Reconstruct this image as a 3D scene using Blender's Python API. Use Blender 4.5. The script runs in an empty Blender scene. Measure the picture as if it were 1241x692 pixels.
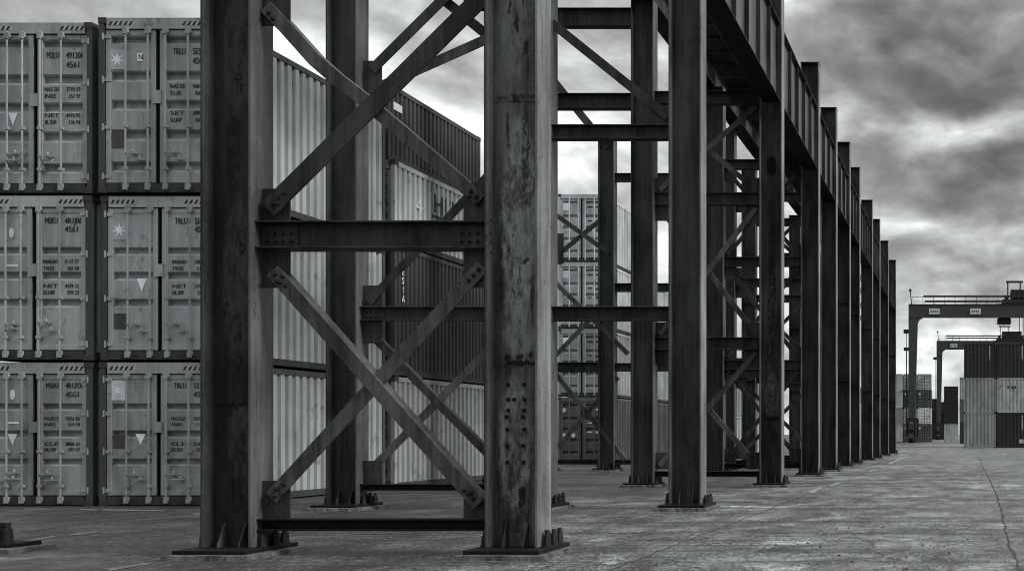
import bpy, bmesh, math, random
from mathutils import Vector, Matrix
R = math.radians
rng = random.Random(7)
S = bpy.context.scene
COL = S.collection
F = 1150.0; VPX, VPY = 1168.0, 526.0; CAMZ = 1.5
def at(px, py, y):            # point of the photograph on the upright plane at distance y
    return Vector(((px - VPX) / F * y, y, CAMZ + (VPY - py) / F * y))

# ------------------------------------------------------------------ materials
class Nodes:
    def __init__(s, nt): s.nt = nt
    def new(s, t, **kw):
        n = s.nt.nodes.new(t)
        for k, v in kw.items(): setattr(n, k, v)
        return n
    def link(s, a, b):
        if isinstance(a, (int, float)): b.default_value = a
        elif isinstance(a, tuple): b.default_value = a
        else: s.nt.links.new(a, b)
    def m(s, op, a, b=None, c=None, clamp=False):
        n = s.new('ShaderNodeMath', operation=op, use_clamp=clamp)
        s.link(a, n.inputs[0])
        if b is not None: s.link(b, n.inputs[1])
        if c is not None: s.link(c, n.inputs[2])
        return n.outputs[0]
    def noise(s, vec, scale, detail=4, rough=.55, dist=0.0):
        n = s.new('ShaderNodeTexNoise'); s.link(vec, n.inputs['Vector'])
        n.inputs['Scale'].default_value = scale; n.inputs['Detail'].default_value = detail
        n.inputs['Roughness'].default_value = rough; n.inputs['Distortion'].default_value = dist
        return n.outputs['Fac']
    def noisec(s, vec, scale, detail=3):
        n = s.new('ShaderNodeTexNoise'); s.link(vec, n.inputs['Vector'])
        n.inputs['Scale'].default_value = scale; n.inputs['Detail'].default_value = detail
        return n.outputs['Color']
    def scale(s, vec, x, y, z):
        n = s.new('ShaderNodeMapping'); s.link(vec, n.inputs['Vector'])
        n.inputs['Scale'].default_value = (x, y, z); return n.outputs[0]
    def step(s, v, lo, hi, a=0.0, b=1.0):
        n = s.new('ShaderNodeMapRange', interpolation_type='SMOOTHSTEP')
        s.link(v, n.inputs['Value']); n.inputs['From Min'].default_value = lo; n.inputs['From Max'].default_value = hi
        n.inputs['To Min'].default_value = a; n.inputs['To Max'].default_value = b
        return n.outputs[0]
    def lerp(s, a, b, f):     # scalar mix
        return s.m('ADD', s.m('MULTIPLY', a, s.m('SUBTRACT', 1.0, f)), s.m('MULTIPLY', b, f))
    def grey(s, v, tint=(1, 1, 1)):
        n = s.new('ShaderNodeCombineColor')
        for i, t in enumerate(tint): s.link(s.m('MULTIPLY', v, t) if t != 1 else v, n.inputs[i])
        return n.outputs[0]
def material(name):
    m = bpy.data.materials.new(name); m.use_nodes = True
    return m, Nodes(m.node_tree), m.node_tree.nodes['Principled BSDF']
TINT = (.955, 1, 1.02)

def steel(name, dark, light, rust=.5, rough=.5, stains=(), spec=.13):
    m, n, b = material(name)
    pos = n.new('ShaderNodeNewGeometry').outputs['Position']
    big = n.noise(n.scale(pos, 1, 1, .35), 1.7, 5, .6)
    streak = n.noise(n.scale(pos, 14, 14, .5), 1.0, 7, .66, .25)
    fine = n.noise(pos, 22, 5, .7)
    speck = n.noise(n.scale(pos, 1, 1, .7), 38, 4, .6)
    f = n.m('ADD', n.m('MULTIPLY', big, .5), n.m('ADD', n.m('MULTIPLY', streak, .35), n.m('MULTIPLY', fine, .15)))
    v = n.lerp(dark, light, n.step(f, .36, .66))
    # rust runs and pitted spots, darker and rougher than the paint
    patch = n.step(n.m('ADD', n.m('MULTIPLY', streak, .6), n.m('MULTIPLY', n.noise(pos, 5.5, 6, .7), .4)), .57, .68)
    spot = n.step(n.m('MULTIPLY', speck, n.step(n.noise(n.scale(pos, 2, 2, .5), 2.6, 5, .7), .40, .7)), .42, .52)
    worn = n.m('MULTIPLY', n.m('MAXIMUM', n.m('MULTIPLY', patch, .75), spot), rust, clamp=True)
    if stains:
        sep = n.new('ShaderNodeSeparateXYZ')
        wob = n.new('ShaderNodeVectorMath', operation='MULTIPLY_ADD')
        n.link(n.noisec(n.scale(pos, 1, 1, .6), 13, 8), wob.inputs[0]); wob.inputs[1].default_value = (.12, .12, .2)
        n.link(pos, wob.inputs[2]); n.link(wob.outputs[0], sep.inputs[0])
        gate = n.step(n.noise(n.scale(pos, 1, 1, .5), 13, 6, .7), .38, .58)
        for (x, z, rx, rz, s, solid) in stains:
            dx = n.m('DIVIDE', n.m('SUBTRACT', sep.outputs[0], x + .06), rx)
            dz = n.m('DIVIDE', n.m('SUBTRACT', sep.outputs[2], z + .10), rz)
            d = n.m('ADD', n.m('MULTIPLY', dx, dx), n.m('MULTIPLY', dz, dz))
            k = n.m('MULTIPLY', n.step(d, .55, 1.15, 1, 0), s)
            if s < 0:                       # bare, scuffed patch
                v = n.lerp(v, light * 1.9, n.m('MULTIPLY', n.m('ABSOLUTE', k), n.step(n.noise(n.scale(pos, 1.4, 1.4, .4), 9, 9, .78), .36, .62)))
            else:
                worn = n.m('MAXIMUM', worn, k if solid else n.m('MULTIPLY', k, gate))
    v = n.lerp(v, dark * .3, n.m('MULTIPLY', worn, .9))
    n.link(n.grey(v, TINT), b.inputs['Base Color'])
    n.link(n.m('ADD', rough, n.m('ADD', n.m('MULTIPLY', worn, .3), n.m('MULTIPLY', fine, .12)), clamp=True), b.inputs['Roughness'])
    b.inputs['Specular IOR Level'].default_value = spec
    bp = n.new('ShaderNodeBump'); bp.inputs['Strength'].default_value = .35; bp.inputs['Distance'].default_value = .006
    n.link(n.m('SUBTRACT', n.m('MULTIPLY', fine, .7), n.m('MULTIPLY', worn, .5)), bp.inputs['Height'])
    n.link(bp.outputs[0], b.inputs['Normal'])
    return m

def painted(name, val, grime=.4, rough=.55, rust=.4):
    m, n, b = material(name)
    pos = n.new('ShaderNodeNewGeometry').outputs['Position']
    big = n.noise(n.scale(pos, 1, 1, .5), .9, 5, .6)
    streak = n.noise(n.scale(pos, 7, 7, .5), 1.0, 5, .6, .2)
    fine = n.noise(pos, 18, 5, .7)
    f = n.m('ADD', n.m('MULTIPLY', big, .68), n.m('MULTIPLY', streak, .32))
    v = n.lerp(val * (1 - grime), val * 1.12, n.step(f, .34, .6))
    v = n.m('MULTIPLY', v, n.m('ADD', .88, n.m('MULTIPLY', fine, .24)))
    spots = n.step(n.m('MULTIPLY', n.noise(n.scale(pos, 1, 1, .6), 9, 6, .72), n.step(n.noise(pos, 1.3, 3), .45, .62)), .5, .58)
    runs = n.step(n.m('MULTIPLY', n.noise(n.scale(pos, 26, 26, .6), 1, 4, .6), n.step(n.noise(pos, .9, 3), .45, .62)), .5, .6)
    w = n.m('MULTIPLY', n.m('MAXIMUM', spots, n.m('MULTIPLY', runs, .6)), rust, clamp=True)
    v = n.lerp(v, .02, w)
    n.link(n.grey(v, TINT), b.inputs['Base Color'])
    n.link(n.m('ADD', rough, n.m('MULTIPLY', fine, .2)), b.inputs['Roughness'])
    b.inputs['Specular IOR Level'].default_value = .3
    bp = n.new('ShaderNodeBump'); bp.inputs['Strength'].default_value = .2; bp.inputs['Distance'].default_value = .01
    n.link(n.m('ADD', n.m('MULTIPLY', fine, .5), n.noise(pos, 2.2, 3)), bp.inputs['Height']); n.link(bp.outputs[0], b.inputs['Normal'])
    return m

def concrete(name, lo, hi, rough=.8):
    m, n, b = material(name)
    pos = n.new('ShaderNodeNewGeometry').outputs['Position']
    a = n.noise(pos, 3, 7, .7); f = n.noise(pos, 40, 5, .7)
    v = n.lerp(lo, hi, n.step(n.m('ADD', n.m('MULTIPLY', a, .7), n.m('MULTIPLY', f, .3)), .35, .65))
    n.link(n.grey(v, TINT), b.inputs['Base Color']); b.inputs['Roughness'].default_value = rough
    bp = n.new('ShaderNodeBump'); bp.inputs['Strength'].default_value = .7; bp.inputs['Distance'].default_value = .02
    n.link(n.m('ADD', a, f), bp.inputs['Height']); n.link(bp.outputs[0], b.inputs['Normal'])
    return m

def ground_material():
    m, n, b = material('yard_concrete')
    pos = n.new('ShaderNodeNewGeometry').outputs['Position']
    sep = n.new('ShaderNodeSeparateXYZ'); n.link(pos, sep.inputs[0])
    big = n.noise(pos, .16, 5, .6, .6)
    mid = n.noise(n.scale(pos, 1.0, .5, 1), 1.5, 9, .74, .5)
    streak = n.noise(n.scale(pos, .5, .8, 1), 1.1, 9, .72, 1.2)
    fine = n.noise(n.scale(pos, 1, .5, 1), 16, 7, .78)
    grit = n.noise(pos, 70, 4, .7)
    f = n.m('ADD', n.m('ADD', n.m('MULTIPLY', mid, .3), n.m('MULTIPLY', streak, .14)), n.m('ADD', n.m('MULTIPLY', big, .12), n.m('MULTIPLY', fine, .44)))
    v = n.lerp(.016, .27, n.step(f, .435, .595))
    scrape = n.step(n.noise(n.scale(pos, .10, 2.6, 1), 1.0, 9, .74, .4), .52, .60)      # thin dark drag marks across the yard
    v = n.lerp(v, .02, n.m('MULTIPLY', scrape, .7))
    wear = n.step(n.noise(n.scale(pos, .35, .3, 1), 1.0, 6, .7, .8), .54, .66)            # worn pale concrete
    v = n.m('MULTIPLY', v, n.m('ADD', 1.0, n.m('MULTIPLY', wear, 1.0)))
    # concrete darker to the left, among the columns and by the stacks; lighter on the right
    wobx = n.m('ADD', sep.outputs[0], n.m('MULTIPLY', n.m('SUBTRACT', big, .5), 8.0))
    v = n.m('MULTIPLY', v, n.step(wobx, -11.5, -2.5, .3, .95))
    dirty = n.step(n.m('ADD', n.m('MULTIPLY', streak, .55), n.m('MULTIPLY', n.noise(n.scale(pos, 1, .6, 1), .9, 8, .75), .45)), .53, .64)
    v = n.lerp(v, .022, n.m('MULTIPLY', dirty, .55))
    speck = n.step(n.m('MULTIPLY', n.noise(n.scale(pos, 1, .45, 1), 40, 4, .65), n.step(n.noise(pos, 1.1, 4), .3, .5)), .47, .54)
    v = n.lerp(v, .02, n.m('MULTIPLY', speck, .7))
    # hairline cracks
    vo = n.new('ShaderNodeTexVoronoi', feature='DISTANCE_TO_EDGE')
    wob = n.new('ShaderNodeVectorMath', operation='MULTIPLY_ADD')
    n.link(n.noisec(pos, 1.4, 6), wob.inputs[0]); wob.inputs[1].default_value = (.9, .9, 0); n.link(pos, wob.inputs[2])
    n.link(wob.outputs[0], vo.inputs['Vector']); vo.inputs['Scale'].default_value = .27
    crack = n.m('MULTIPLY', n.step(vo.outputs['Distance'], .002, .006, 1, 0), n.step(n.noise(pos, .3, 4), .46, .56))
    v = n.lerp(v, .02, n.m('MULTIPLY', crack, .75))
    n.link(n.grey(v, TINT), b.inputs['Base Color'])
    r = n.m('SUBTRACT', n.m('ADD', .36, n.m('MULTIPLY', fine, .42)), n.m('MULTIPLY', dirty, .16), clamp=True)
    n.link(r, b.inputs['Roughness']); b.inputs['Specular IOR Level'].default_value = .35
    bp = n.new('ShaderNodeBump'); bp.inputs['Strength'].default_value = .8; bp.inputs['Distance'].default_value = .03
    h = n.m('ADD', n.m('ADD', n.m('MULTIPLY', fine, .6), n.m('MULTIPLY', grit, .35)), n.m('SUBTRACT', n.m('MULTIPLY', mid, .8), n.m('MULTIPLY', crack, .8)))
    n.link(h, bp.inputs['Height']); n.link(bp.outputs[0], b.inputs['Normal'])
    return m

M = {}
# stains on the wide front column: x, z, half width, half height, strength, solid
A1X = -5.53
ST = [(A1X + .02, 5.66, .30, .05, .9, 0), (A1X + .1, 4.9, .05, .7, .9, 0), (A1X - .02, 6.6, .03, .14, .9, 1),
      (A1X + .06, 6.9, .018, .1, .9, 1), (A1X - .1, 6.8, .02, .1, .8, 1), (A1X + .1, 6.3, .03, .1, .8, 1), (A1X - .12, 5.2, .022, .4, .8, 0),
      (A1X + .02, 4.55, .26, .32, .7, 0), (A1X + .08, 3.65, .09, .035, .9, 0), (A1X + .03, 3.2, .022, .45, .9, 0), (A1X + .18, 3.1, .015, .4, .9, 0),
      (A1X + .04, 2.38, .24, .035, .97, 1), (A1X - .13, 2.46, .04, .05, .9, 1), (A1X + .02, 2.46, .05, .05, .9, 1), (A1X + .17, 2.48, .03, .06, .9, 1),
      (A1X + .02, 1.0, .2, .9, .6, 0), (A1X + .05, .72, .05, .16, .97, 1),
      (A1X + .02, 4.2, .24, 1.3, -1, 0), (A1X + .03, 2.9, .24, .5, -.6, 0), (A1X - .03, 1.35, .22, .9, -.8, 0), (A1X - .02, 6.5, .2, .7, -.4, 0)]
A3X = -5.53
ST3 = [(A3X, 9.2, .16, .32, .95, 1), (A3X, 3.4, .2, 2.4, .7, 0), (A3X + .02, 5.2, .12, 2.0, .8, 0), (A3X, 6.6, .1, .9, .6, 0),
       (A3X, 2.6, .22, .7, -.8, 0), (A3X + .02, 1.95, .2, .08, .9, 1)]
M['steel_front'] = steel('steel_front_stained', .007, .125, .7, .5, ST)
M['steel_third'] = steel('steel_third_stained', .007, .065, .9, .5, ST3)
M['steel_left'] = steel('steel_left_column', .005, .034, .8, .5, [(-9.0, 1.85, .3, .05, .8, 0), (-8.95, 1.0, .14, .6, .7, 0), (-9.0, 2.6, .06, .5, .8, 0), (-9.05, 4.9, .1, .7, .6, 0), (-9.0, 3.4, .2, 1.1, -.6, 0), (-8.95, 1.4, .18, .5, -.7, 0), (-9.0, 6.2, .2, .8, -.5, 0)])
M['steel'] = steel('steel_dark', .007, .05, .55, .46)
M['steel_plain'] = steel('steel_smooth_dark', .012, .062, .4, .42)
M['steel_black'] = steel('steel_blackened', .003, .01, .4, .5)
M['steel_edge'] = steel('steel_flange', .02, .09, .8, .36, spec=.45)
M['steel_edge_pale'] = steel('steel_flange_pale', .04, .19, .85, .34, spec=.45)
M['steel_brace'] = steel('steel_brace', .018, .095, .5, .45)
M['steel_bolt'] = steel('steel_bolt', .008, .03, .3, .4)
M['footing'] = concrete('footing_concrete', .015, .09)
M['ground'] = ground_material()
M['joint'] = concrete('joint_dark', .012, .03, .9)
M['line'] = concrete('worn_line_paint', .07, .34, .6)
M['stone'] = concrete('stone', .008, .09, .9)
for k, v, g, ru in (('c_front', .30, .25, .35), ('c_front2', .34, .3, .4), ('c_low', .25, .35, .45), ('c_top', .27, .35, .45), ('c_white', .28, .25, .55), ('c_dark', .04, .3, .3),
                ('c_mid', .09, .3, .3), ('c_black', .015, .2, .1), ('c_light', .20, .25, .4), ('c_grey', .26, .3, .4), ('c_far', .36, .3, .2), ('c_far_white', .55, .2, .2)):
    M[k] = painted('container_' + k, v, g, .55, ru)
M['rail'] = painted('container_rail', .03, .4, .6, .5)
M['rail_mid'] = painted('container_frame', .045, .4, .6, .5)
M['seal'] = painted('rubber_seal', .012, .2, .7, .1)
M['galv'] = painted('galvanised_bar', .25, .35, .4, .4)
M['ink'] = painted('black_lettering', .016, .1, .6, 0)
M['ink_white'] = painted('white_lettering', .75, .3, .6, .2)
M['sticker'] = painted('pale_sticker', .5, .15, .5, .1)
M['sticker_dim'] = painted('dim_sticker', .33, .15, .5, .1)
M['placard'] = painted('placard_dark', .05, .2, .5, .1)
M['crane'] = painted('crane_paint', .03, .2, .5, .1)
M['crane_dark'] = painted('crane_machinery', .008, .2, .5, .1)
M['sign_white'] = painted('sign_white', .38, .1, .5, 0)

# ------------------------------------------------------------------ mesh helpers
class MB:
    def __init__(s): s.v = []; s.f = []
    def add(s, vs, fs):
        o = len(s.v); s.v += [tuple(v) for v in vs]; s.f += [tuple(i + o for i in f) for f in fs]; return s
    def box(s, x0, x1, y0, y1, z0, z1):
        vs = [(x, y, z) for z in (z0, z1) for y in (y0, y1) for x in (x0, x1)]
        return s.add(vs, [(0, 2, 3, 1), (4, 5, 7, 6), (0, 1, 5, 4), (1, 3, 7, 5), (3, 2, 6, 7), (2, 0, 4, 6)])
    def mbox(s, mat, x0, x1, y0, y1, z0, z1):
        t = MB().box(x0, x1, y0, y1, z0, z1); return s.add([mat @ Vector(v) for v in t.v], t.f)
    def cyl(s, p0, p1, r, n=8, r1=None):
        p0, p1 = Vector(p0), Vector(p1); d = (p1 - p0).normalized(); r1 = r if r1 is None else r1
        u = d.orthogonal().normalized(); w = d.cross(u)
        ring = [(math.cos(2 * math.pi * i / n), math.sin(2 * math.pi * i / n)) for i in range(n)]
        vs = [p0 + u * (c * r) + w * (q * r) for c, q in ring] + [p1 + u * (c * r1) + w * (q * r1) for c, q in ring]
        fs = [(i, (i + 1) % n, n + (i + 1) % n, n + i) for i in range(n)] + [tuple(range(n - 1, -1, -1)), tuple(range(n, 2 * n))]
        return s.add(vs, fs)
    def prism(s, pts, f3):     # extrude a closed outline; f3(p, k) -> 3D point for k = 0, 1
        n = len(pts)
        vs = [f3(p, 0) for p in pts] + [f3(p, 1) for p in pts]
        return s.add(vs, [(i, (i + 1) % n, n + (i + 1) % n, n + i) for i in range(n)] + [tuple(range(n - 1, -1, -1)), tuple(range(n, 2 * n))])
    def build(s, name, mat, parent=None, bevel=0, fix=True):
        me = bpy.data.meshes.new(name); me.from_pydata(s.v, [], s.f); me.update()
        if fix:
            bm = bmesh.new(); bm.from_mesh(me); bmesh.ops.recalc_face_normals(bm, faces=bm.faces); bm.to_mesh(me); bm.free()
        me.materials.append(mat)
        o = bpy.data.objects.new(name, me); COL.objects.link(o)
        if parent: o.parent = parent
        if bevel:
            b = o.modifiers.new('bevel', 'BEVEL'); b.width = bevel; b.segments = 2; b.limit_method = 'ANGLE'; b.harden_normals = False
        return o
def thing(name, label, cat, group=None, kind='thing'):
    o = bpy.data.objects.new(name, None); COL.objects.link(o); return tag(o, label, cat, group, kind)
def tag(o, label, cat, group=None, kind='thing'):
    o['label'] = label; o['category'] = cat; o['kind'] = kind
    if group: o['group'] = group
    return o
def structure(o, kind='structure', label=None):
    o['kind'] = kind
    if label: o['label'] = label
    return o
_txt = {}
def text_geo(s):
    if s not in _txt:
        c = bpy.data.curves.new('lettering', 'FONT'); c.body = s; c.size = 1; c.resolution_u = 2
        o = bpy.data.objects.new('lettering', c); COL.objects.link(o)
        me = bpy.data.meshes.new_from_object(o.evaluated_get(bpy.context.evaluated_depsgraph_get()))
        _txt[s] = ([tuple(v.co) for v in me.vertices], [tuple(p.vertices) for p in me.polygons])
        bpy.data.objects.remove(o); bpy.data.meshes.remove(me); bpy.data.curves.remove(c)
    return _txt[s]
def add_text(mb, s, x, z, y, h, sx=.72, bold=0.0):     # letters standing on the plane y, facing -Y
    v, f = text_geo(s); k = h / .69
    mb.add([(x + a * k * sx, y, z + b * k) for a, b, c in v], f)
    if bold: mb.add([(x + bold + a * k * sx, y - .0012, z + b * k) for a, b, c in v], f)

# ------------------------------------------------------------------ steel frames
W_COL, D_COL = .65, .38
PAD_T, PL_T = .065, .05
def footing_mesh(x0, x1, y0, y1, z1, r):
    bm = bmesh.new(); nx, ny = 14, 12
    mb = MB(); idx = {}
    g = [[None] * (ny + 1) for _ in range(nx + 1)]
    for i in range(nx + 1):
        for j in range(ny + 1):
            e = (i in (0, nx)) or (j in (0, ny))
            x = x0 + (x1 - x0) * i / nx + (r.uniform(-.02, .02) if e else 0); y = y0 + (y1 - y0) * j / ny + (r.uniform(-.02, .02) if e else 0)
            g[i][j] = len(mb.v); mb.v.append((x, y, z1 + (r.uniform(-.016, -.004) if e else 0)))
    for i in range(nx):
        for j in range(ny): mb.f.append((g[i][j], g[i + 1][j], g[i + 1][j + 1], g[i][j + 1]))
    ring = [g[i][0] for i in range(nx)] + [g[nx][j] for j in range(ny)] + [g[i][ny] for i in range(nx, 0, -1)] + [g[0][j] for j in range(ny, 0, -1)]
    low = []
    cx, cy = (x0 + x1) / 2, (y0 + y1) / 2
    for k in ring:
        x, y, z = mb.v[k]; low.append(len(mb.v)); mb.v.append((cx + (x - cx) * 1.03 + r.uniform(-.01, .01), cy + (y - cy) * 1.03 + r.uniform(-.01, .01), -.03))
    n = len(ring)
    for k in range(n): mb.f.append((ring[k], low[k], low[(k + 1) % n], ring[(k + 1) % n]))
    bm.free(); return mb
_bolt = {}
def bolt(parent, p, axis, r, h, name='bolt', n=6):
    key = (axis, r, h, n, name)
    if key not in _bolt:
        d = Vector({'y': (0, -1, 0), 'z': (0, 0, 1), 'x': (1, 0, 0)}[axis]); mb = MB()
        if name == 'anchor_bolt':
            mb.cyl((0, 0, 0), (0, 0, h * .10), r * 2.0, 12); mb.cyl((0, 0, h * .10), (0, 0, h * .42), r * 1.7, 6)
            mb.cyl((0, 0, h * .42), (0, 0, h * .7), r * 1.6, 6); mb.cyl((0, 0, h * .7), (0, 0, h), r, 10)
        else:
            mb.cyl((0, 0, 0), d * h * .3, r * 1.25, 10); mb.cyl(d * h * .3, d * h, r, n, r * .8)
        o = mb.build(name, M['steel_bolt']); _bolt[key] = o.data
        o.parent = parent; o.location = p; return o
    o = bpy.data.objects.new(name, _bolt[key]); COL.objects.link(o); o.parent = parent; o.location = p
    return o

def base_of(col, xc, yc, r, detail=True, w=W_COL):
    ox, oy = .13, .26
    x0, x1, y0, y1 = xc - w / 2 - ox, xc + w / 2 + ox, yc - D_COL / 2 - oy, yc + D_COL / 2 + oy
    footing_mesh(x0 - .07, x1 + .07, y0 - .06, y1 + .06, PAD_T, r).build('footing', M['footing'], col)
    MB().box(x0, x1, y0, y1, PAD_T - .012, PAD_T + PL_T).build('base_plate', M['steel_black'], col, .008)
    zt = PAD_T + PL_T
    for sx in (-.13, .13):
        for sy in (-1, 1):
            pts = [(.013, 0), (.15, 0), (.15, .03), (.035, .28), (.013, .28)]
            MB().prism(pts, lambda p, k, sx=sx, sy=sy: (xc + sx - .007 + .014 * k, yc + sy * p[0], zt + p[1])).build('stiffener', M['steel_brace'], col)
    h = .2
    spots = [(x1 - .075, yc - .06), (x1 - .075, y1 - .14), (x0 + .075, yc - .06), (x0 + .075, y1 - .14)]
    if detail: spots += [(x1 - .075, y1 - .3), (x0 + .3, y1 - .12)]
    for (bx, by) in spots:
        bolt(col, (bx, by, zt), 'z', .028, h * r.uniform(.85, 1.1), 'anchor_bolt')

def column(frame, xr, yb, top, web_mat, edge_mat, r, w=W_COL, detail=True, seams=(), label=None):
    yf = yb - D_COL; yc = (yf + yb) / 2; xl = xr - w; z0 = PAD_T + PL_T; t = .034
    mb = MB().box(xl + t, xr - t, yc - .011, yc + .011, z0, top)
    mb.box(xl - .01, xr + .01, yf - .01, yb + .01, top, top + .03)
    for z in (3.96, 7.5, 11.1):
        if z < top - .5 and not detail: mb.box(xl + t, xr - t, yf + .03, yc - .011, z, z + .02)
    for z in seams:
        mb.box(xl + t, xr - t, yc - .022, yc - .011, z, z + .018)
    c = mb.build('column', web_mat, frame)
    if label: c['label'] = label
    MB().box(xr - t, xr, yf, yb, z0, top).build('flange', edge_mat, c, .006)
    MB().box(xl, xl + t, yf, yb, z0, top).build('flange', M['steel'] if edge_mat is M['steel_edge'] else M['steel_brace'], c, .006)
    base_of(c, (xl + xr) / 2, yc, r, detail, w)
    return c
def ibeam(frame, x0, x1, yc, zc, h, mat, d=.2, bolts=0, name='beam'):
    t = .022
    mb = MB().box(x0, x1, yc - .008, yc + .008, zc - h / 2 + t, zc + h / 2 - t)
    mb.box(x0, x1, yc - d / 2, yc + d / 2, zc - h / 2, zc - h / 2 + t).box(x0, x1, yc - d / 2, yc + d / 2, zc + h / 2 - t, zc + h / 2)
    for xe in (x0, x1):
        s = 1 if xe == x0 else -1
        mb.box(min(xe, xe + s * .46), max(xe, xe + s * .46), yc - .024, yc - .008, zc - h / 2 + t + .02, zc + h / 2 - t - .02) if bolts else None
    b = mb.build(name, mat, frame, .005)
    if bolts:
        for xe, s in ((x0, 1), (x1, -1)):
            for i in range(bolts):
                for j in range(2):
                    bolt(b, (xe + s * (.07 + .1 * i), yc - .024, zc - .05 + .1 * j - .02), 'y', .019, .03)
    return b
def angle_brace(frame, pts, w=.2, leg=.15, mat=None, t=.018, name='brace', flip=False):
    """rolled angle along a polyline lying in an upright plane; the second leg turns away along its upper edge"""
    mat = mat or M['steel_brace']; mb = MB(); n = len(pts)
    rows = []
    for i, p in enumerate(pts):
        a = pts[max(0, i - 1)]; b = pts[min(n - 1, i + 1)]
        d = (b - a).normalized(); u = Vector((-d.z, d.y * 0, d.x)).normalized()
        if u.z < 0: u = -u
        h = w / 2; up = -1 if flip else 1; Y = Vector((0, 1, 0))
        prof = [(-h, 0), (h, 0), (h, leg), (h - t, leg), (h - t, t), (-h, t)]
        rows.append([p + u * (a_ * up) + Y * b_ for a_, b_ in prof])
    k = 6; vs = [q for row in rows for q in row]; fs = []
    for i in range(n - 1):
        for j in range(k): fs.append((i * k + j, i * k + (j + 1) % k, (i + 1) * k + (j + 1) % k, (i + 1) * k + j))
    fs += [tuple(range(k - 1, -1, -1)), tuple(range((n - 1) * k, n * k))]
    mb.add(vs, fs)
    return mb.build(name, mat, frame, .004)
def gusset(frame, x0, x1, z0, z1, y, bolts=(), mat=None, cut=None):
    pts = [(x0, z0), (x1, z0), (x1, z1), (x0, z1)]
    g = MB().prism(pts, lambda p, k: (p[0], y - .009 + .018 * k, p[1])).build('gusset', mat or M['steel'], frame, .004)
    for (bx, bz) in bolts: bolt(g, (bx, y - .036, bz), 'y', .024, .038)
    return g

# distances of the frames (back face of their columns) along the row
YB = [11.96, 19.17, 27.5, 34.4, 39.1, 43.7, 47.8, 54.4, 59.2, 65.8, 73.0]
XA = -5.2
XB = [-8.7, -8.2, -8.87, -8.62, -9.35, -9.5, -9.3, -9.3, -9.3, -9.3, -9.3]
TOPA, TOPB = 14.8, 13.93
LABELS = ['nearest steel frame, wide rust-streaked column and dark column joined by riveted beam and braces',
          'second steel frame back, smooth dark columns standing just behind the nearest wide pair',
          'third steel frame back, its outer column with a dark square stain and scuffed patch',
          'fourth steel frame back, its outer column top standing highest against the open sky',
          'fifth steel frame of the row, X braces reaching left before the stacked container doors',
          'sixth steel frame of the row, a narrow dark column between the fifth and seventh',
          'seventh steel frame of the row counted from the nearest wide columns',
          'eighth steel frame of the row, fourth from its far end',
          'ninth steel frame of the row, third from its far end',
          'tenth steel frame of the row, last but one before the open yard',
          'last, smallest steel frame at the far end of the row beside the yard']
frames = [thing('steel_frame', LABELS[i], 'steel frame', 'braced steel frames standing in a receding row') for i in range(11)]
for i, f in enumerate(frames): f.location = (0, 0, 0)

# frame one --------------------------------------------------------
f = frames[0]; yb = YB[0]; yw = yb - D_COL / 2
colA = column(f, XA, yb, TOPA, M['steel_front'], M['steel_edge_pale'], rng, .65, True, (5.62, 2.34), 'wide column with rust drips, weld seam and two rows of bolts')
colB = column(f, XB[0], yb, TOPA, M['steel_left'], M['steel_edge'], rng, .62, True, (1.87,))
for (px, py) in ((615, 466), (635, 466), (615, 484), (635, 484), (624, 484), (615, 497), (635, 497), (615, 505), (635, 505), (615, 520), (635, 520), (615, 540), (635, 540), (615, 560), (635, 560)):
    p = at(px + rng.uniform(-1.2, 1.2), py, yw - .012); bolt(colA, p, 'y', .02, .034)
for py in (268, 283, 295, 307):
    p = at(593, py, yb - D_COL + .02); bolt(colA, (p.x - 0.02 + .05, yb - D_COL + .0, p.z), 'y', .012, .02)
xL, xR = XB[0], XA - .65
def zat(py, y): return CAMZ + (VPY - py) / F * y
def xat(px, y): return (px - VPX) / F * y
ibeam(f, xL, xR, yw, zat(286.5, yw), .34, M['steel'], .26, 4)
ibeam(f, xL, xR, yw, zat(635, yw), .15, M['steel_black'], .2, 0)
ibeam(f, xL, xR, yw, 7.55, .34, M['steel'], .26, 0)
ibeam(f, xL, xR, yw, 11.1, .34, M['steel'], .26, 0)
def gus_px(fr, px0, px1, py0, py1, y, bolts=(), mat=None):
    return gusset(fr, xat(px0, y), xat(px1, y), zat(py1, y), zat(py0, y), y, [(xat(a, y), zat(b, y)) for a, b in bolts], mat)
yg = yw + .005
bl = lambda cx, cy, s: [(cx - 7, cy + 7 * s), (cx + 1, cy - 1 * s), (cx - 2, cy + 10 * s), (cx + 5, cy + 3 * s), (cx + 8, cy - 8 * s)]
x0p = VPX + xL / yg * F; x1p = VPX + xR / yg * F
gus_px(f, x0p, 352, 229, 269, yg); gus_px(f, x0p, 352, 304, 349, yg); gus_px(f, x0p, 352, 582, 627, yg)
gus_px(f, x0p, 352, 0 - 44, 32, yg)
gus_px(f, 562, x1p, 221, 269, yg, [(571, 240), (580, 248)]); gus_px(f, 562, x1p, 304, 349, yg); gus_px(f, 562, x1p, 604, 627, yg)
gus_px(f, 562, x1p, -44, 14, yg)
def brace_px(fr, pts, y, **k):
    return angle_brace(fr, [at(a, b, y) for a, b in pts], **k)
yA, yBk = yw - .085, yw - .06
b1 = brace_px(f, [(329, 328), (580, 611)], yA, w=.175, leg=.17, mat=M['steel_brace'])
b2 = brace_px(f, [(328, 603), (585, 322)], yBk + .02, w=.175, leg=.04)
b3 = brace_px(f, [(324, 254), (592, -12)], yA, w=.23, leg=.12, mat=M['steel'])
b4 = brace_px(f, [(321, 8), (345, 33), (380, 72), (405, 94), (440, 121), (508, 179), (582, 243)], yBk + .02, w=.17, leg=.13)
b4['label'] = 'bent brace with a kink in its upper half'
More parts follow.
